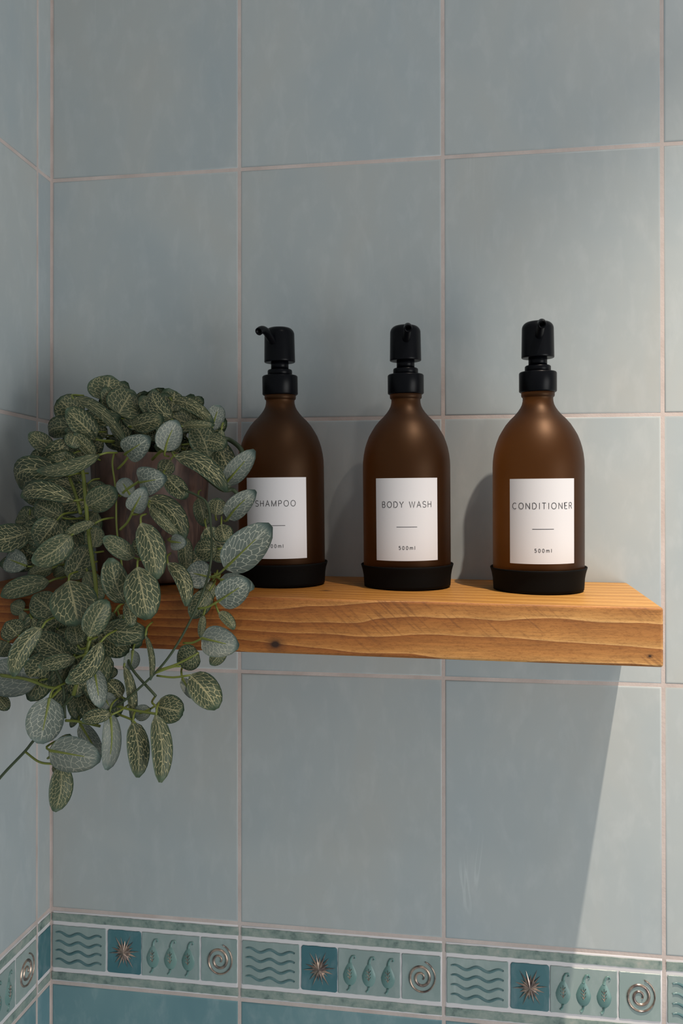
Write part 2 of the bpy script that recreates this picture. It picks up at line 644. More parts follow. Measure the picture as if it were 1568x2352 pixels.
def ribbon(pts, widths, height, base):
    """half-round raised line on a panel; pts are (x, z)"""
    v, f = [], []
    m = len(pts)
    for i, (x, zq) in enumerate(pts):
        a, b = pts[max(i - 1, 0)], pts[min(i + 1, m - 1)]
        tx, tz = b[0] - a[0], b[1] - a[1]
        ln = math.hypot(tx, tz) or 1
        nx, nz = -tz / ln, tx / ln
        w = widths[i] if isinstance(widths, list) else widths
        for s, hgt in ((-1, 0.0), (-0.6, 0.75), (0, 1.0), (0.6, 0.75), (1, 0.0)):
            v.append((x + nx * s * w / 2, base - hgt * height, zq + nz * s * w / 2))
    for i in range(m - 1):
        for k in range(4):
            f.append((i * 5 + k, i * 5 + k + 1, (i + 1) * 5 + k + 1, (i + 1) * 5 + k))
    f.append((0, 1, 2, 3, 4))
    f.append(tuple((m - 1) * 5 + k for k in (4, 3, 2, 1, 0)))
    return v, f


def join(parts):
    v, f = [], []
    for a, b in parts:
        o = len(v)
        v += list(a)
        f += [tuple(i + o for i in q) for q in b]
    return v, f


def shift(part, dx, dz):
    return [(p[0] + dx, p[1], p[2] + dz) for p in part[0]], part[1]


TW = PITCH_W - GAP
TH = BORDER_H - GAP
P_H = 0.0435
P_BASE = -0.0008
pane = {}
spans = {'wave': (0.006, 0.298), 'sun': (0.308, 0.488), 'leaf': (0.492, 0.797), 'spiral': (0.806, 0.992)}
border_parts = []        # (name, mesh, dx, dz)


def mk(name, part, mat, smooth=True):
    me = bpy.data.meshes.new(name)
    me.from_pydata([tuple(p) for p in part[0]], [], part[1])
    me.materials.append(mat)
    if smooth:
        me.polygons.foreach_set('use_smooth', [True] * len(me.polygons))
    me.update()
    return me


def span_c(k):
    a, b = spans[k]
    return (a + b) / 2 * TW - TW / 2, (b - a) * TW


for i, k in enumerate(spans):
    cx, w = span_c(k)
    border_parts.append((k + '_panel', mk(k + '_panel', rounded_panel(w, P_H, 0.0022 if k == 'sun' else 0.0010, i + 3),
                                          SUNP if k == 'sun' else PANEL, False), cx, 0.0))
for dz in (0.0300, -0.0303):
    border_parts.append(('mottled_strip', mk('mottled_strip', rounded_panel(TW - 0.0004, 0.0082, 0.0006, 21, 0.0005), MOTTLE, False), 0.0, dz))
# waves
cx, w = span_c('wave')
for r in range(4):
    pts = [(cx + (t / 30 - 0.5) * w * 0.84, 0.0135 - r * 0.0092 + 0.0018 * math.cos(t / 30 * 2 * math.pi * 2.35 - 1.0) - t / 30 * 0.0012) for t in range(31)]
    wd = [0.0017 + 0.0012 * min(1, min(t, 30 - t) / 6) for t in range(31)]
    border_parts.append(('wave_relief', mk('wave_relief', ribbon(pts, wd, 0.0011, P_BASE), RELIEF), 0.0, 0.0))
# sun : pyramid-like star
cx, w = span_c('sun')
sv, sf = [(cx, P_BASE - 0.0026, 0.0)], []
ns = 18
for i in range(ns * 2):
    a = math.pi * i / ns + 0.1
    if i % 2 == 0:
        rr = (0.0165, 0.0105, 0.0140)[(i // 2) % 3]
        y = P_BASE - 0.0003
    else:
        rr = 0.0056
        y = P_BASE - 0.0012 if i % 4 == 1 else P_BASE - 0.0004
    sv.append((cx + rr * math.cos(a), y, rr * math.sin(a) * 1.15))
for i in range(ns * 2):
    sf.append((0, 1 + (i + 1) % (ns * 2), 1 + i))
border_parts.append(('sun_relief', mk('sun_relief', (sv, sf), LUSTRE, False), 0.0, 0.0))
# three leaves
cx, w = span_c('leaf')
for i in (-1, 0, 1):
    lx = cx + i * 0.0185
    v, f = [(lx, P_BASE - 0.0016, -0.002)], []
    n = 22
    for ring, (s, y) in enumerate(((0.72, P_BASE - 0.0013), (1.0, P_BASE))):
        for k in range(n):
            a = 2 * math.pi * k / n
            zq = -0.003 + 0.0125 * math.sin(a) * (1.0 if math.sin(a) > 0 else 0.85)
            half = 0.0068 * math.cos(a) * (1.0 - 0.42 * max(0, math.sin(a)))
            v.append((lx + half * s, y, -0.003 + (zq + 0.003) * s))
    for k in range(n):
        q = (k + 1) % n
        f.append((0, 1 + q, 1 + k))
        f.append((1 + k, 1 + q, 1 + n + q, 1 + n + k))
    hook = [(lx, 0.0085), (lx + 0.0006, 0.0125), (lx + 0.0022, 0.0155), (lx + 0.0045, 0.0160), (lx + 0.0054, 0.0140), (lx + 0.0042, 0.0130)]
    tail = [(lx, -0.0130), (lx - 0.0004, -0.0160), (lx - 0.0022, -0.0185)]
    part = join([(v, f), ribbon(hook, [0.0032, 0.0022, 0.0018, 0.0016, 0.0015, 0.0012], 0.0011, P_BASE), ribbon(tail, [0.0024, 0.0020, 0.0026], 0.0011, P_BASE)])
    border_parts.append(('leaf_relief', mk('leaf_relief', part, LEAFREL), 0.0, 0.0))
    ch = []
    for c in range(3):
        zc = 0.0005 - c * 0.0032
        ch.append(ribbon([(lx - 0.0024, zc + 0.0026), (lx, zc), (lx + 0.0020, zc + 0.0030)], [0.0004, 0.0012, 0.0004], 0.0006, P_BASE - 0.0013))
    ch.append(ribbon([(lx, 0.0050), (lx, -0.0065)], [0.0003, 0.0010], 0.0006, P_BASE - 0.0013))
    border_parts.append(('leaf_vein_relief', mk('leaf_vein_relief', join(ch), LUSTRE), 0.0, 0.0))
# spiral
cx, w = span_c('spiral')
pts, wd = [], []
for k in range(64):
    t = k / 63
    a = -0.6 + t * 2 * math.pi * 2.3
    rr = 0.0022 + 0.0122 * t
    pts.append((cx + rr * math.cos(a), rr * math.sin(a) * 1.12))
    wd.append(0.0014 + 0.0014 * math.sin(math.pi * min(1, t * 1.1)))
border_parts.append(('spiral_relief', mk('spiral_relief', ribbon(pts, wd, 0.0013, P_BASE), LUSTRE), 0.0, 0.0))


def fill_wall(wall, cols, left):
    for ci, (x0, x1) in enumerate(cols):
        for z0, z1, kind in courses:
            w, h = x1 - x0 - GAP, z1 - z0 - GAP
            xc, zc = (x0 + x1) / 2, (z0 + z1) / 2
            cut = left and ci == 0
            kx = 0.0 if left else KX
            if left:
                loc, rz = (0.0, xc, zc + 0.0009), math.pi / 2
            else:
                loc, rz = (xc, 0.0, zc + KX * (xc - X_B)), 0.0
            if kind != 'border':
                place(get_tile(w, h, kind, kx), 'tile', wall, loc, rz)
                continue
            ry = 0.0 if left else -math.atan(KX)
            t = place(get_tile(w, h, 'border', 0.0), 'border_tile', wall, loc, rz, ry)
            t['label'] = 'patterned border tile with waves, sun, leaves and spiral in relief'
            if cut:
                p = place(mk('sun_panel', rounded_panel(w - 0.001, P_H, 0.0004, 5), SUNP, False), 'sun_panel', t, (0, 0, 0))
                for dz in (0.0300, -0.0303):
                    place(mk('mottled_strip', rounded_panel(w - 0.0004, 0.0082, 0.0004, 22, 0.0005), MOTTLE, False), 'mottled_strip', t, (0, 0, dz))
                continue
            if left and ci > 2 or (not left and ci > 4):
                continue
            for name, me, dx, dz in border_parts:
                place(me, name, t, (dx, 0, dz))


fill_wall(wall_back, cols_back, False)
fill_wall(wall_left, cols_left, True)

# ------------------------------------------------------------------ shelf
XL, XRB, XRF, TH_S = 0.0006, 0.5703, 0.5672, 0.0445


def build_shelf():
    bm = bmesh.new()
    yb = -0.0004
    c = []
    for x, y in ((XL, -SHELF_D), (XRF, -SHELF_D), (XRB, yb), (XL, yb)):
        zt = shelf_top(x, y)
        c.append((bm.verts.new((x, y, zt - TH_S)), bm.verts.new((x, y, zt))))
    bm.faces.new([c[i][0] for i in (3, 2, 1, 0)])
    top = bm.faces.new([c[i][1] for i in range(4)])
    for i in range(4):
        k = (i + 1) % 4
        bm.faces.new((c[i][0], c[k][0], c[k][1], c[i][1]))
    # cut the long way so the worn edges can wander a little
    bmesh.ops.bevel(bm, geom=list(bm.edges), offset=0.0019, segments=3, profile=0.5, affect='EDGES')
    me = bpy.data.meshes.new('wooden_shelf')
    bm.to_mesh(me)
    bm.free()
    me.materials.append(WOOD)
    me.materials.append(WOODTOP)
    for p in me.polygons:
        p.material_index = 1 if p.normal.z > 0.7 else 0
    o = bpy.data.objects.new('wooden_shelf', me)
    COL.objects.link(o)
    return o


shelf = build_shelf()
shelf['label'] = 'thick stained pine floating shelf with knots and rough sawn front edge'
shelf['category'] = 'shelf'


# ------------------------------------------------------------------ lettering (thin single-line capitals)
def arc(cx, cy, rx, ry, a0, a1, n=14):
    return [(cx + rx * math.cos(math.radians(a0 + (a1 - a0) * i / n)), cy + ry * math.sin(math.radians(a0 + (a1 - a0) * i / n))) for i in range(n + 1)]


def glyph(ch):
    """(advance width, list of polylines) with cap height 1"""
    if ch == 'S':
        return 0.64, [arc(0.32, 0.745, 0.27, 0.255, 25, 270, 16)[:-1] + arc(0.32, 0.245, 0.30, 0.245, 90, -155, 16)]
    if ch == 'H':
        return 0.70, [[(0.06, 0), (0.06, 1)], [(0.64, 0), (0.64, 1)], [(0.06, 0.52), (0.64, 0.52)]]
    if ch == 'A':
        return 0.72, [[(0.02, 0), (0.36, 1), (0.70, 0)], [(0.15, 0.34), (0.57, 0.34)]]
    if ch == 'M':
        return 0.86, [[(0.06, 0), (0.06, 1), (0.43, 0.05), (0.80, 1), (0.80, 0)]]
    if ch == 'P':
        return 0.62, [[(0.06, 0), (0.06, 1), (0.32, 1)] + arc(0.32, 0.735, 0.26, 0.265, 90, -90, 12) + [(0.06, 0.47)]]
    if ch == 'O':
        return 0.88, [arc(0.44, 0.5, 0.40, 0.5, 0, 360, 32)]
    if ch == 'B':
        return 0.66, [[(0.06, 0), (0.06, 1), (0.32, 1)] + arc(0.32, 0.76, 0.22, 0.24, 90, -90, 10) + [(0.06, 0.52)],
                      [(0.32, 0.52)] + arc(0.33, 0.26, 0.27, 0.26, 90, -90, 12) + [(0.06, 0)]]
    if ch == 'D':
        return 0.74, [[(0.06, 0), (0.06, 1), (0.28, 1)] + arc(0.28, 0.5, 0.40, 0.5, 90, -90, 18) + [(0.06, 0)]]
    if ch == 'Y':
        return 0.68, [[(0.02, 1), (0.34, 0.45), (0.66, 1)], [(0.34, 0.45), (0.34, 0)]]
    if ch == 'W':
        return 1.00, [[(0.02, 1), (0.26, 0), (0.50, 0.97), (0.74, 0), (0.98, 1)]]
    if ch == 'C':
        return 0.80, [arc(0.43, 0.5, 0.39, 0.5, 48, 312, 24)]
    if ch == 'N':
        return 0.74, [[(0.06, 0), (0.06, 1), (0.67, 0), (0.67, 1)]]
    if ch == 'I':
        return 0.18, [[(0.09, 0), (0.09, 1)]]
    if ch == 'T':
        return 0.64, [[(0.02, 1), (0.62, 1)], [(0.32, 1), (0.32, 0)]]
    if ch == 'E':
        return 0.58, [[(0.55, 1), (0.06, 1), (0.06, 0), (0.55, 0)], [(0.06, 0.52), (0.50, 0.52)]]
    if ch == 'R':
        return 0.64, [[(0.06, 0), (0.06, 1), (0.33, 1)] + arc(0.33, 0.75, 0.25, 0.25, 90, -90, 12) + [(0.06, 0.50)], [(0.36, 0.50), (0.60, 0)]]
    if ch == '5':
        return 0.60, [[(0.52, 1), (0.16, 1), (0.11, 0.55)] + arc(0.29, 0.33, 0.26, 0.33, 130, -150, 18)]
    if ch == '0':
        return 0.66, [arc(0.33, 0.5, 0.27, 0.5, 0, 360, 24)]
    if ch == 'm':
        return 0.98, [[(0.08, 0), (0.08, 0.70)], [(0.08, 0.40)] + arc(0.29, 0.46, 0.20, 0.25, 170, 0, 10) + [(0.49, 0)],
                      [(0.49, 0.40)] + arc(0.70, 0.46, 0.20, 0.25, 170, 0, 10) + [(0.90, 0)]]
    if ch == 'l':
        return 0.20, [[(0.10, 0), (0.10, 1.02)]]
    return 0.34, []


def lettering(text, height, width, stroke, radius, zmid, thick=0.00012, angle=0.0):
    """flat strokes wrapped round the bottle; returns verts, faces"""
    adv = [glyph(c) for c in text]
    raw = sum(a for a, _ in adv) * height
    gap = (width - raw) / max(1, len(text) - 1)
    x = -width / 2
    V, Fc = [], []

    def wrap(px, pz, r):
        a = angle + px / radius
        return (r * math.sin(a), -r * math.cos(a), pz)

    for a, strokes in adv:
        for line in strokes:
            pts = [(x + p[0] * height, zmid + (p[1] - 0.5) * height) for p in line]
            dense = [pts[0]]
            for p, q in zip(pts, pts[1:]):
                n = max(1, int(abs(q[0] - p[0]) / 0.0008))
                for k in range(1, n + 1):
                    dense.append((p[0] + (q[0] - p[0]) * k / n, p[1] + (q[1] - p[1]) * k / n))
            m = len(dense)
            o = len(V)
            for i, (px, pz) in enumerate(dense):
                p0, p1 = dense[max(i - 1, 0)], dense[min(i + 1, m - 1)]
                if dense[0] == dense[-1] and i in (0, m - 1):
                    p0, p1 = dense[-2], dense[1]
                tx, tz = p1[0] - p0[0], p1[1] - p0[1]
                ln = math.hypot(tx, tz) or 1e-9
                # mitre at sharp corners
                nx, nz = -tz / ln, tx / ln
                k = 1.0
                if 0 < i < m - 1:
                    ax, az = px - p0[0], pz - p0[1]
                    la = math.hypot(ax, az) or 1e-9
                    k = 1.0 / max(0.45, abs((-az / la) * nx + (ax / la) * nz))
                w = stroke / 2 * k
                V.append(wrap(px + nx * w, pz + nz * w, radius + thick))
                V.append(wrap(px - nx * w, pz - nz * w, radius + thick))
            for i in range(m - 1):
                Fc.append((o + 2 * i, o + 2 * i + 1, o + 2 * i + 3, o + 2 * i + 2))
        x += a * height + gap
    return V, Fc


# ------------------------------------------------------------------ pump bottles
SC = 0.000388


def hz(y):
    return 0.0625 + (1184 - y) * SC


R_BODY = 0.0386
body_profile = [(0.030, 0.0012), (0.0345, 0.0014), (0.0365, 0.004), (0.0368, 0.0145), (R_BODY, 0.0185), (R_BODY, 0.05), (R_BODY, hz(1075)), (0.0384, hz(1060)), (0.0377, hz(1045)),
                (0.0366, hz(1031)), (0.0351, hz(1018)), (0.0330, hz(1004)), (0.0304, hz(992)), (0.0272, hz(979)),
                (0.0236, hz(968)), (0.0200, hz(959)), (0.0170, hz(950)), (0.0149, hz(942)), (0.0136, hz(935)), (0.0129, hz(927)), (0.0128, hz(921)),
                (0.0131, hz(919)), (0.0139, hz(917.5)), (0.0141, hz(914)), (0.0141, hz(902))]
cup_profile = [(0.0370, 0.0), (0.0382, 0.0006), (0.0384, 0.0030), (0.0388, 0.0100), (0.0396, 0.0145), (0.0406, 0.0180), (0.0410, 0.0194), (0.0407, 0.0200),
               (0.0400, 0.0196), (0.0394, 0.0175), (0.0388, 0.0140)]
R_COL = 0.0159


def round_cyl(r, z0, z1, e, n_top=4, r_bottom=None):
    rb = r_bottom or r
    p = [(rb - e * 0.5, z0), (rb, z0 + e * 0.5)]
    for k in range(n_top + 1):
        a = math.pi / 2 * k / n_top
        p.append((r - e + e * math.cos(a), z1 - e + e * math.sin(a)))
    return p


def make_bottle(center, label, title, title_w, spout_deg, label_deg, tilt):
    root = empty('pump_bottle', center, label, 'bottle', 'frosted amber pump bottles on the shelf')
    root.rotation_euler = (tilt, -0.004, 0)
    v, f = lathe(body_profile, 96)
    body = mesh_obj('bottle_body', v, f, [AMBER], root, True)
    body['label'] = 'frosted amber glass body'
    v, f = lathe(cup_profile, 96, True, False)
    cup = mesh_obj('silicone_base', v, f, [RUBBER], root, True)
    cup['label'] = 'flared black silicone sleeve'
    v, f = lathe([(0.0128, hz(909))] + round_cyl(R_COL, hz(908), hz(863), 0.0016), 64, False)
    mesh_obj('pump_collar', v, f, [BLACK], root, True)
    v, f = lathe(round_cyl(0.0110, hz(864), hz(849), 0.0015), 64)
    mesh_obj('pump_neck_ring', v, f, [BLACK], root, True)
    v, f = lathe([(0.0079, hz(850)), (0.0079, hz(828))], 48)
    mesh_obj('pump_stem', v, f, [BLACK], root, True)
    v, f = lathe([(0.0080, hz(831)), (0.0134, hz(832.5)), (0.0138, hz(831.5)), (0.0138, hz(828))] + round_cyl(0.0134, hz(832), hz(753), 0.0062, 8)[2:], 64)
    head = mesh_obj('pump_head', v, f, [BLACK], root, True)
    # spout leaves the dome, rises and turns down at its tip
    a = math.radians(spout_deg)
    dx, dy = math.sin(a), -math.cos(a)
    prof = [(0.007, hz(791)), (0.0125, hz(788)), (0.0180, hz(780)), (0.0235, hz(772)), (0.0285, hz(769.5)), (0.0330, hz(771.5)), (0.0366, hz(776.5))]
    pts = catmull([(dx * d, dy * d, zq) for d, zq in prof], 5)
    v, f = tube(pts, 0.0034, 20, hollow=(0.0010, 0.006))
    mesh_obj('spout', v, f, [BLACK], head, True)
    # paper label wrapped round the front
    la = math.radians(label_deg)
    r = R_BODY + 0.00015
    z0, z1 = hz(1279.5), hz(1099)
    half = 0.735
    v, f = [], []
    n = 56
    for rr in (r - 0.0004, r):
        for i in range(n + 1):
            t = la - half + 2 * half * i / n
            v += [(rr * math.sin(t), -rr * math.cos(t), z0), (rr * math.sin(t), -rr * math.cos(t), z1)]
    k = 2 * (n + 1)
    for i in range(n):
        f.append((k + 2 * i, k + 2 * i + 2, k + 2 * i + 3, k + 2 * i + 1))
        f.append((2 * i, k + 2 * i, k + 2 * i + 2, 2 * i + 2)[::-1])
        f.append((2 * i + 1, k + 2 * i + 1, k + 2 * i + 3, 2 * i + 3))
    f.append((0, 1, k + 1, k))
    f.append((2 * n, k + 2 * n, k + 2 * n + 1, 2 * n + 1))
    paper = mesh_obj('paper_label', v, f, [PAPER], root)
    paper['label'] = 'white paper label reading ' + title + ' and 500ml'
    for name, txt, hgt, wid, zc, st in (('title_lettering', title, 0.0050, title_w, hz(1156.5), 0.00050),
                                        ('volume_lettering', '500ml', 0.0029, 0.0139, hz(1251), 0.00040)):
        v, f = lettering(txt, hgt, wid, st, r, zc, angle=la)
        mesh_obj(name, v, f, [INK], paper)
    # printed rule
    v, f = [], []
    for i in range(13):
        t = la + (-0.5 + i / 12) * 0.0174 / r
        for zq in (hz(1206), hz(1204.9)):
            v.append(((r + 0.00012) * math.sin(t), -(r + 0.00012) * math.cos(t), zq))
    for i in range(12):
        f.append((2 * i, 2 * i + 2, 2 * i + 3, 2 * i + 1))
    mesh_obj('printed_rule', v, f, [INK], paper)
    return root


TILT = math.atan(0.0063 / SHELF_D)


def seat(x, y):
    return (x, y, shelf_top(x, y) + 0.0002)


make_bottle(seat(0.2579, -0.0640), 'amber shampoo bottle whose spout points aside, partly behind the plant leaves', 'SHAMPOO', 0.0361, -16, 4, TILT)
make_bottle(seat(0.3706, -0.0604), 'middle amber pump bottle with white label reading BODY WASH', 'BODY WASH', 0.0437, 8, 4, TILT)
make_bottle(seat(0.4842, -0.0647), 'amber pump bottle labelled CONDITIONER standing nearest the free end of the shelf', 'CONDITIONER', 0.0515, 1, 1, TILT)

# ------------------------------------------------------------------ trailing plant in its pot
PX, PY = 0.1335, -0.0660
plant = empty('potted_plant', (PX, PY, shelf_top(PX, PY)), 'trailing plant with cream-veined green leaves in a brown streaked pot', 'plant')
inv = Vector(plant.location)


def rel(p):
    return Vector(p) - inv


pot_prof = [(0.040, 0.0), (0.045, 0.001), (0.0468, 0.004), (0.0500, 0.045), (0.0535, 0.100), (0.0545, 0.1135), (0.0540, 0.1150), (0.0520, 0.1150), (0.0512, 0.1135), (0.0500, 0.098)]
v, f = lathe(pot_prof, 72, True, False)
pot = mesh_obj('pot', v, f, [POT], plant, True)
pot['label'] = 'brown streaked stoneware pot'
sv, sf = [(0, 0, 0.108)], []
nr, na = 6, 36
for j in range(1, nr + 1):
    for i in range(na):
        a = 2 * math.pi * i / na
        rr = 0.0503 * j / nr
        sv.append((rr * math.cos(a), rr * math.sin(a), 0.099 + 0.009 * (1 - (j / nr) ** 2) + random.uniform(-0.0018, 0.0018)))
for i in range(na):
    sf.append((0, 1 + i, 1 + (i + 1) % na))
for j in range(nr - 1):
    for i in range(na):
        k = (i + 1) % na
        sf.append((1 + j * na + i, 1 + (j + 1) * na + i, 1 + (j + 1) * na + k, 1 + j * na + k))
moss = mesh_obj('moss', sv, sf, [SOIL], plant, True)

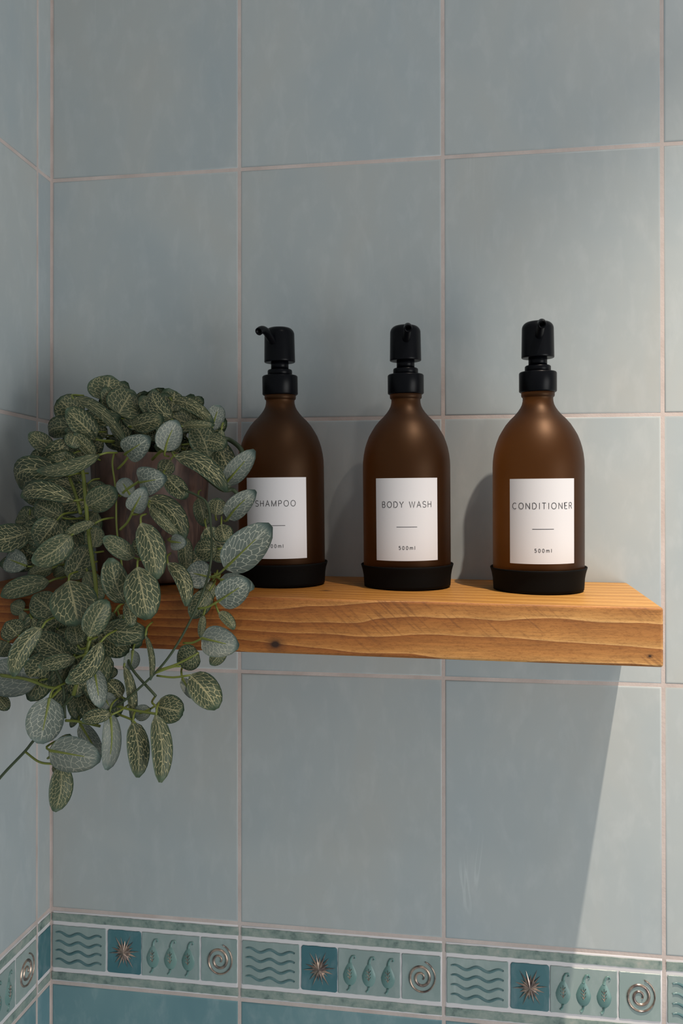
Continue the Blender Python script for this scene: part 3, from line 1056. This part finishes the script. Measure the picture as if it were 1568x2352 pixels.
LEAVES = [
    (241,920,254,861,82,'T',-0.085,-0.075,0.06,0.12,0,0),
    (184,962,135,916,67,'T',-0.085,-0.1,0.1,0.12,0,0),
    (169,916,286,1024,28,'T',-0.125,-0.135,0.1,0.1,30,0.16),
    (180,962,273,958,41,'T',-0.1,-0.11,0.12,0.1,0,0),
    (271,951,306,895,78,'T',-0.095,-0.075,0.05,0.1,0,0),
    (184,983,103,1001,47,'T',-0.12,-0.1,0.18,0.15,0,-0.1),
    (176,995,163,1026,39,'T',-0.122,-0.13,0.18,0.15,0,0),
    (155,1013,96,1073,45,'T',-0.125,-0.125,0.1,0.1,0,0),
    (157,1093,27,1129,55,'T',-0.14,-0.12,0.3,0.15,0,-0.22),
    (228,1045,78,1083,31,'T',-0.165,-0.155,0.12,0.15,0,0.06),
    (169,1150,36,1140,39,'T',-0.155,-0.145,0.2,0.12,0,-0.12),
    (200,1164,265,1126,55,'T',-0.155,-0.16,0.15,0.1,0,0),
    (243,1134,204,1111,35,'T',-0.14,-0.14,0.1,0.1,0,0),
    (302,979,373,961,41,'T',-0.125,-0.135,0.12,0.1,0,0),
    (289,1041,341,1007,56,'U',-0.145,-0.16,0.15,0.12,0,0),
    (184,1054,229,1001,53,'T',-0.1,-0.1,0.1,0.1,0,0),
    (302,1142,276,1099,37,'U',-0.155,-0.15,0.1,0.1,0,0),
    (393,963,349,890,43,'T',-0.12,-0.1,0.1,0.14,0,0.1),
    (393,944,402,895,50,'T',-0.09,-0.075,0.12,0.1,0,0),
    (395,920,486,970,28,'T',-0.1,-0.11,0.15,0.12,0,0.1),
    (484,990,504,929,39,'U',-0.095,-0.08,0.1,0.1,0,0),
    (478,1050,441,972,61,'T',-0.11,-0.105,0.12,0.1,0,-0.08),
    (419,979,491,979,20,'T',-0.115,-0.115,0.15,0.1,20,0.08),
    (379,1035,408,967,55,'U',-0.15,-0.155,0.1,0.14,0,0.05),
    (402,1049,517,1127,41,'T',-0.15,-0.155,0.18,0.12,0,0.14),
    (518,1110,583,1035,46,'U',-0.14,-0.15,0.1,0.12,0,0),
    (523,1191,586,1129,47,'U',-0.155,-0.165,0.1,0.14,0,0.04),
    (321,1108,379,1098,63,'U',-0.165,-0.175,0.18,0.18,0,0),
    (380,1094,428,1142,41,'T',-0.15,-0.155,0.12,0.15,0,0),
    (304,1174,333,1120,43,'U',-0.17,-0.18,0.12,0.18,0,0),
    (391,1057,372,1089,37,'T',-0.13,-0.14,0.1,0.1,0,0),
    (508,987,508,1029,17,'T',-0.1,-0.1,0.1,0.1,0,0),
    (82,1199,31,1199,69,'T',-0.135,-0.125,0.12,0.12,0,0),
    (143,1189,76,1154,57,'T',-0.15,-0.145,0.15,0.1,0,0),
    (131,1195,86,1254,67,'T',-0.16,-0.165,0.15,0.12,0,0),
    (163,1230,71,1291,55,'T',-0.175,-0.185,0.2,0.15,0,0.08),
    (218,1202,147,1234,22,'T',-0.17,-0.175,0.12,0.12,0,-0.08),
    (212,1258,222,1207,43,'T',-0.15,-0.145,0.08,0.1,0,0),
    (159,1330,208,1252,53,'T',-0.17,-0.16,0.1,0.1,0,0),
    (158,1334,180,1430,98,'T',-0.185,-0.205,0.14,0.14,0,0),
    (114,1336,-2,1371,43,'T',-0.165,-0.16,0.12,0.14,0,-0.05),
    (63,1301,11,1281,51,'U',-0.15,-0.14,0.1,0.12,0,0),
    (120,1305,61,1320,31,'T',-0.155,-0.15,0.1,0.1,0,0),
    (308,1281,238,1234,41,'T',-0.18,-0.19,0.12,0.12,0,0),
    (288,1385,255,1283,57,'T',-0.185,-0.195,0.15,0.15,0,0.06),
    (200,1313,231,1381,43,'T',-0.165,-0.17,0.1,0.1,0,0),
    (204,1462,247,1381,53,'T',-0.205,-0.205,0.14,0.15,0,0.05),
    (122,1407,73,1367,63,'T',-0.175,-0.17,0.12,0.12,0,0),
    (61,1399,29,1387,35,'T',-0.16,-0.155,0.1,0.1,0,0),
    (290,1383,302,1440,28,'T',-0.19,-0.195,0.1,0.12,0,0.05),
    (149,1309,122,1324,31,'T',-0.155,-0.15,0.1,0.1,0,0),
    (347,1253,300,1255,48,'T',-0.165,-0.16,0.1,0.1,0,0),
    (323,1202,359,1328,57,'T',-0.185,-0.195,0.12,0.14,0,0.06),
    (315,1303,339,1419,75,'T',-0.195,-0.21,0.14,0.16,0,0),
    (393,1244,428,1248,35,'U',-0.17,-0.175,0.1,0.12,0,0),
    (343,1166,408,1231,25,'T',-0.165,-0.17,0.15,0.15,0,0),
    (339,1147,420,1238,50,'T',-0.15,-0.155,0.15,0.12,0,0.16),
    (424,1233,428,1316,33,'T',-0.145,-0.15,0.1,0.1,0,0),
    (499,1261,445,1264,51,'T',-0.15,-0.15,0.12,0.12,0,0),
    (484,1326,428,1313,59,'U',-0.16,-0.165,0.1,0.12,0,0),
    (517,1305,620,1207,80,'U',-0.175,-0.185,0.08,0.1,0,0),
    (506,1331,583,1350,41,'U',-0.165,-0.165,0.1,0.1,0,0),
    (501,1381,572,1335,63,'U',-0.18,-0.185,0.1,0.12,0,0),
    (385,1294,426,1390,35,'T',-0.17,-0.18,0.15,0.12,0,0.16),
    (480,1357,439,1420,46,'T',-0.165,-0.17,0.1,0.12,0,0),
    (489,1335,465,1387,37,'T',-0.155,-0.16,0.1,0.1,0,0),
    (502,1407,537,1446,24,'T',-0.172,-0.172,0.12,0.12,0,0.1),
    (464,1466,546,1485,65,'U',-0.185,-0.19,0.14,0.12,0,0),
    (516,1490,483,1528,32,'T',-0.175,-0.175,0.1,0.1,0,0),
    (467,1413,460,1465,17,'T',-0.17,-0.17,0.1,0.1,0,0),
    (508,1205,517,1244,43,'T',-0.13,-0.135,0.1,0.1,0,0),
    (495,1183,502,1144,43,'T',-0.12,-0.12,0.1,0.1,0,0),
    (455,1500,405,1524,56,'T',-0.18,-0.175,0.12,0.12,0,0),
    (436,1551,496,1627,64,'T',-0.185,-0.195,0.12,0.12,0,0.05),
    (419,1559,444,1604,24,'U',-0.18,-0.185,0.1,0.12,0,0),
    (357,1621,419,1636,61,'T',-0.185,-0.19,0.1,0.12,0,0),
    (305,1659,316,1787,47,'T',-0.19,-0.195,0.1,0.12,0,0.06),
    (358,1643,368,1798,45,'T',-0.195,-0.205,0.1,0.14,0,0.06),
    (252,1636,244,1771,40,'U',-0.19,-0.19,0.12,0.14,0,0.06),
    (346,1628,308,1645,34,'U',-0.18,-0.18,0.1,0.12,0,0),
    (285,1531,300,1660,23,'T',-0.175,-0.18,0.12,0.12,20,0.1),
    (334,1460,341,1564,15,'T',-0.185,-0.185,0.15,0.12,30,0.16),
    (305,1493,300,1539,34,'U',-0.17,-0.17,0.1,0.12,0,0),
    (279,1601,243,1563,41,'T',-0.175,-0.175,0.1,0.12,0,0),
    (237,1447,334,1456,55,'T',-0.18,-0.185,0.14,0.12,0,0),
    (96,1442,31,1556,43,'T',-0.2,-0.21,0.15,0.14,0,-0.12),
    (151,1506,78,1457,55,'T',-0.185,-0.185,0.12,0.14,0,0),
    (173,1512,86,1532,32,'T',-0.2,-0.205,0.12,0.12,0,0),
    (231,1475,148,1569,41,'T',-0.205,-0.21,0.15,0.12,0,0.14),
    (90,1563,-31,1551,80,'U',-0.18,-0.175,0.08,0.1,0,0),
    (114,1603,92,1709,76,'U',-0.2,-0.205,0.08,0.1,0,0),
    (115,1724,230,1744,73,'U',-0.205,-0.205,0.08,0.12,0,0),
    (139,1759,124,1866,49,'T',-0.195,-0.2,0.14,0.14,0,0.08),
    (122,1757,151,1787,22,'T',-0.19,-0.195,0.1,0.12,0,0),
    (114,1738,161,1689,29,'T',-0.185,-0.185,0.1,0.12,0,0),
    (-12,1593,19,1630,31,'T',-0.17,-0.17,0.1,0.12,0,0),
    (255,1642,186,1657,31,'T',-0.195,-0.2,0.18,0.12,0,-0.06),
    (184,1663,231,1740,37,'U',-0.18,-0.18,0.1,0.12,0,0),
    (182,1630,162,1672,18,'T',-0.175,-0.175,0.1,0.12,0,0),
    (216,1536,231,1625,41,'U',-0.195,-0.2,0.12,0.14,0,0),
    (188,1522,176,1603,49,'T',-0.18,-0.18,0.1,0.12,0,0),
    (235,1593,257,1633,39,'U',-0.18,-0.18,0.1,0.12,0,0),
    (41,1459,12,1428,53,'T',-0.185,-0.18,0.1,0.12,0,0),
    (178,1481,169,1428,43,'T',-0.19,-0.185,0.1,0.12,0,0),
    (67,1498,98,1506,35,'T',-0.165,-0.165,0.1,0.1,0,0),
    (141,1534,102,1551,27,'T',-0.17,-0.17,0.1,0.1,0,0),
    (18,1475,-4,1508,41,'T',-0.165,-0.165,0.1,0.1,0,0),
    (61,1434,49,1404,20,'T',-0.17,-0.17,0.1,0.1,0,0),
    (241,1551,269,1540,24,'T',-0.17,-0.17,0.1,0.1,0,0),
]

NT, NV = 11, 7


def leaf_mesh(B, T, W, side, bend, cup, roll, lat):
    a = T - B
    ln = a.length
    an = a.normalized()
    view = ((B + T) / 2 - CAM).normalized()
    s = an.cross(view)
    if s.length < 0.05:
        s = an.cross(Vector((0, 0, 1)))
    s.normalize()
    n = s.cross(an).normalized()
    if n.dot(view) > 0:
        n = -n
    if roll:
        q = Matrix.Rotation(math.radians(roll), 3, an)
        s, n = q @ s, q @ n
    front, back, uvs = [], [], []
    th = 0.00022
    for i in range(NT):
        t = i / (NT - 1)
        # ovate outline, widest a little below the middle, blunt tip
        tt = (0.004 + 0.985 * t) ** 0.90
        wv = max((4 * tt * (1 - tt)) ** 0.56, 0.03)
        c = a * t + n * (bend * ln * (4 * t * (1 - t) * 0.5 - 0.35 * t * t)) + s * (lat * ln * 4 * t * (1 - t))
        dl = an + s * (lat * 4 * (1 - 2 * t))
        sl = (s - an * (lat * 4 * (1 - 2 * t))).normalized()
        for k in range(NV):
            vv = -1 + 2 * k / (NV - 1)
            h = W / 2 * wv * vv
            fold = abs(vv) ** 1.35
            sgn = 1.0 if side == 'T' else -1.0
            off = n * (-cup * W * fold * wv * sgn + 0.012 * W * math.sin(9 * t + vv * 3.0 + lat * 20) * abs(vv))
            p = c + sl * h + off
            front.append(p + n * th)
            back.append(p - n * th)
            uvs.append((t, vv * 0.5 + 0.5))
    verts = front + back
    uvs = uvs + uvs
    N1 = NT * NV
    faces, mi = [], []
    fm, bmx = (0, 1) if side == 'T' else (1, 0)
    flip = (s.cross(an)).dot(n) > 0
    for i in range(NT - 1):
        for k in range(NV - 1):
            q = (i * NV + k, i * NV + k + 1, (i + 1) * NV + k + 1, (i + 1) * NV + k)
            r = tuple(N1 + x for x in q)
            faces.append(q if flip else q[::-1])
            mi.append(fm)
            faces.append(r[::-1] if flip else r)
            mi.append(bmx)
    rim = [i * NV for i in range(NT)] + [(NT - 1) * NV + k for k in range(1, NV)] + [i * NV + NV - 1 for i in range(NT - 2, -1, -1)] + [k for k in range(NV - 2, 0, -1)]
    for i in range(len(rim)):
        x, y = rim[i], rim[(i + 1) % len(rim)]
        faces.append((x, y, N1 + y, N1 + x))
        mi.append(0)
    # raised rib on the under face
    if True:
        m = NV // 2
        src = front if side == 'U' else back
        sg = 1 if side == 'U' else -1
        o = len(verts)
        cnt = 8
        for i in range(cnt):
            p = src[i * NV + m]
            w = 0.0011 * (1 - i / cnt) + 0.0002
            verts += [p - s * w, p + n * (sg * w * 1.2), p + s * w]
            uvs += [(0, 0)] * 3
        for i in range(cnt - 1):
            for k in (0, 1):
                faces.append((o + 3 * i + k, o + 3 * i + k + 1, o + 3 * i + 3 + k + 1, o + 3 * i + 3 + k))
                mi.append(2)
    return verts, faces, mi, uvs, an, n


def add_leaf(B, T, W, side, bend, cup, roll, lat, pet=None):
    v, f, mi, uvs, an, n = leaf_mesh(B, T, W, side, bend, cup, roll, lat)
    # keep clear of the shelf board and of the side wall
    w = [B + p for p in v]
    hit = [p for p in w if p.y > -0.157 and shelf_top(p.x, p.y) - TH_S - 0.001 < p.z < shelf_top(p.x, p.y) + 0.001]
    if hit:
        cz = sum(p.z for p in w) / len(w)
        if cz > 1.512 and min(p.y for p in w) > -0.15:
            B = B + Vector((0, 0, max(shelf_top(p.x, p.y) + 0.001 - p.z for p in hit)))
        else:
            B = B - Vector((0, max(p.y for p in hit) + 0.157, 0))
    xm = min((B + p).x for p in v)
    if xm < 0.002:
        B = B + Vector((0.002 - xm, 0, 0))
    lf = mesh_obj('leaf', v, f, [LEAF_TOP, LEAF_UND, STEMG], plant, True, mi, rel(B), uvs)
    if pet is None:
        back = -an * 0.006 + Vector(((0.145 - B.x) * 0.06, 0.020, 0.002))
        pts = [Vector((0, 0, 0)), -an * 0.005 + Vector((0, 0.004, 0.001)), back]
    else:
        e = pet - B
        pts = [Vector((0, 0, 0)), e * 0.5 - Vector((0, 0, 0.0015)), e]
    v, f = tube(catmull(pts, 3), 0.00085, 6)
    mesh_obj('leaf_stalk', v, f, [STEMG], lf, True)
    return lf


PETIOLES = {60: (484, 1325, -.172), 62: (454, 1398, -.174), 67: (421, 1477, -.178), 72: (362, 1540, -.18), 73: (360, 1552, -.18)}
for i, (bu, bv, tu, tv, w, side, yb, yt, bend, cup, roll, lat) in enumerate(LEAVES):
    B, T = at(bu, bv, yb), at(tu, tv, yt)
    W = w * depth((B + T) / 2) / FPX
    pet = at(*PETIOLES[i]) if i in PETIOLES else None
    add_leaf(B, T, W * 1.09, side, bend * 1.5, cup * 1.25, roll, lat, pet)

# fuller foliage between and behind: the dome over the pot, its far side and the hanging curtain
rng = random.Random(23)


def filler(box, count, ang, size=(60, 95), side='T'):
    u0, u1, v0, v1, y0, y1 = box
    for _ in range(count):
        u, vq, y = rng.uniform(u0, u1), rng.uniform(v0, v1), rng.uniform(y0, y1)
        B = at(u, vq, y)
        a = math.radians(rng.uniform(*ang))
        L = rng.uniform(*size) * 0.72 / FPX
        T = B + Vector((math.cos(a) * L, rng.uniform(-0.012, 0.006), math.sin(a) * L))
        if T.x < 0.008 or B.x < 0.008 or T.y > -0.008:
            continue
        mid = (B + T) / 2
        if any((Vector((p.x - 0.2579, p.y + 0.064))).length < 0.047 for p in (B, mid, T)):
            continue
        if any(p.z < 1.505 and p.y > -0.160 for p in (B, mid, T)):
            continue
        if any((Vector((p.x - PX, p.y - PY))).length < 0.057 and p.z < inv.z + 0.118 for p in (B, mid, T)):
            continue
        add_leaf(B, T, L * rng.uniform(0.58, 0.72), side, rng.uniform(0.05, 0.2), 0.12, rng.uniform(-35, 35), rng.uniform(-0.08, 0.08))


filler((170, 480, 935, 1010, -.06, -.085), 22, (20, 160))
filler((215, 460, 975, 1040, -.045, -.085), 26, (-20, 200))
filler((120, 230, 1000, 1180, -.095, -.125), 20, (110, 250))
filler((60, 200, 1180, 1400, -.12, -.15), 24, (120, 300))
filler((70, 290, 1390, 1520, -.162, -.175), 24, (190, 340))
filler((110, 260, 1500, 1600, -.165, -.178), 8, (220, 320))
filler((455, 520, 1000, 1180, -.08, -.115), 10, (-90, 60))
filler((440, 500, 1200, 1400, -.13, -.15), 10, (-140, 30))

# stems: (points as picture position and Y, radius, material)
STEMS = [
    ([(400, 1100, -.14), (417, 1122, -.155), (452, 1138, -.163), (478, 1163, -.168), (486, 1248, -.172), (480, 1313, -.173), (456, 1385, -.175), (408, 1478, -.178), (356, 1546, -.18), (268, 1622, -.182), (210, 1640, -.182)], .0010, STEMD),
    ([(167, 1597, -.185), (143, 1624, -.186), (78, 1700, -.19), (57, 1726, -.19), (12, 1773, -.19), (-30, 1822, -.19)], .0011, STEMD),
    ([(110, 1480, -.175), (127, 1534, -.18), (145, 1580, -.183), (149, 1650, -.185)], .0012, STEMD),
    ([(262, 1040, -.118), (258, 1068, -.135), (266, 1130, -.15), (268, 1215, -.16), (280, 1300, -.165)], .0008, STEMG),
    ([(290, 1500, -.17), (305, 1539, -.175), (358, 1599, -.182)], .0011, STEMD),
    ([(500, 1005, -.09), (530, 1012, -.085), (556, 1038, -.10), (550, 1080, -.12), (520, 1120, -.14)], .0022, STEMD),
    ([(430, 1060, -.10), (505, 1122, -.12), (535, 1125, -.12), (548, 1150, -.12), (520, 1195, -.14)], .0018, STEMD),
    ([(180, 1060, -.12), (190, 1085, -.135), (195, 1130, -.15), (205, 1240, -.165), (220, 1350, -.172), (210, 1450, -.178), (168, 1597, -.185)], .0016, STEMG),
    ([(160, 1100, -.13), (175, 1140, -.145), (185, 1180, -.155)], .0014, STEMG),
    ([(270, 1077, -.135), (285, 1062, -.14), (300, 1040, -.145)], .0010, STEMG),
    ([(275, 1140, -.152), (290, 1125, -.16), (320, 1105, -.165)], .0010, STEMG),
    ([(275, 1217, -.163), (292, 1200, -.165), (305, 1175, -.17)], .0010, STEMG),
    ([(350, 1055, -.12), (365, 1040, -.14), (380, 1030, -.15)], .0013, STEMG),
    ([(356, 1546, -.18), (395, 1532, -.18), (415, 1530, -.18)], .0009, STEMG),
    ([(150, 1655, -.186), (180, 1657, -.185), (230, 1668, -.185)], .0011, STEMG),
    ([(57, 1726, -.19), (90, 1750, -.195), (125, 1755, -.195)], .0009, STEMG),
    ([(270, 1640, -.182), (300, 1652, -.186), (310, 1660, -.19)], .0009, STEMG),
    ([(268, 1622, -.182), (310, 1632, -.184), (360, 1640, -.187)], .0010, STEMG),
    ([(0, 1550, -.18), (60, 1560, -.185), (110, 1578, -.186), (140, 1580, -.184)], .0012, STEMG),
    ([(110, 1610, -.2), (125, 1595, -.19), (140, 1580, -.184)], .0011, STEMG),
]
for pts, r, m in STEMS:
    p3 = catmull([rel(at(*p)) for p in pts], 6)
    v, f = tube(p3, r, 8)
    mesh_obj('stem', v, f, [m], plant, True)
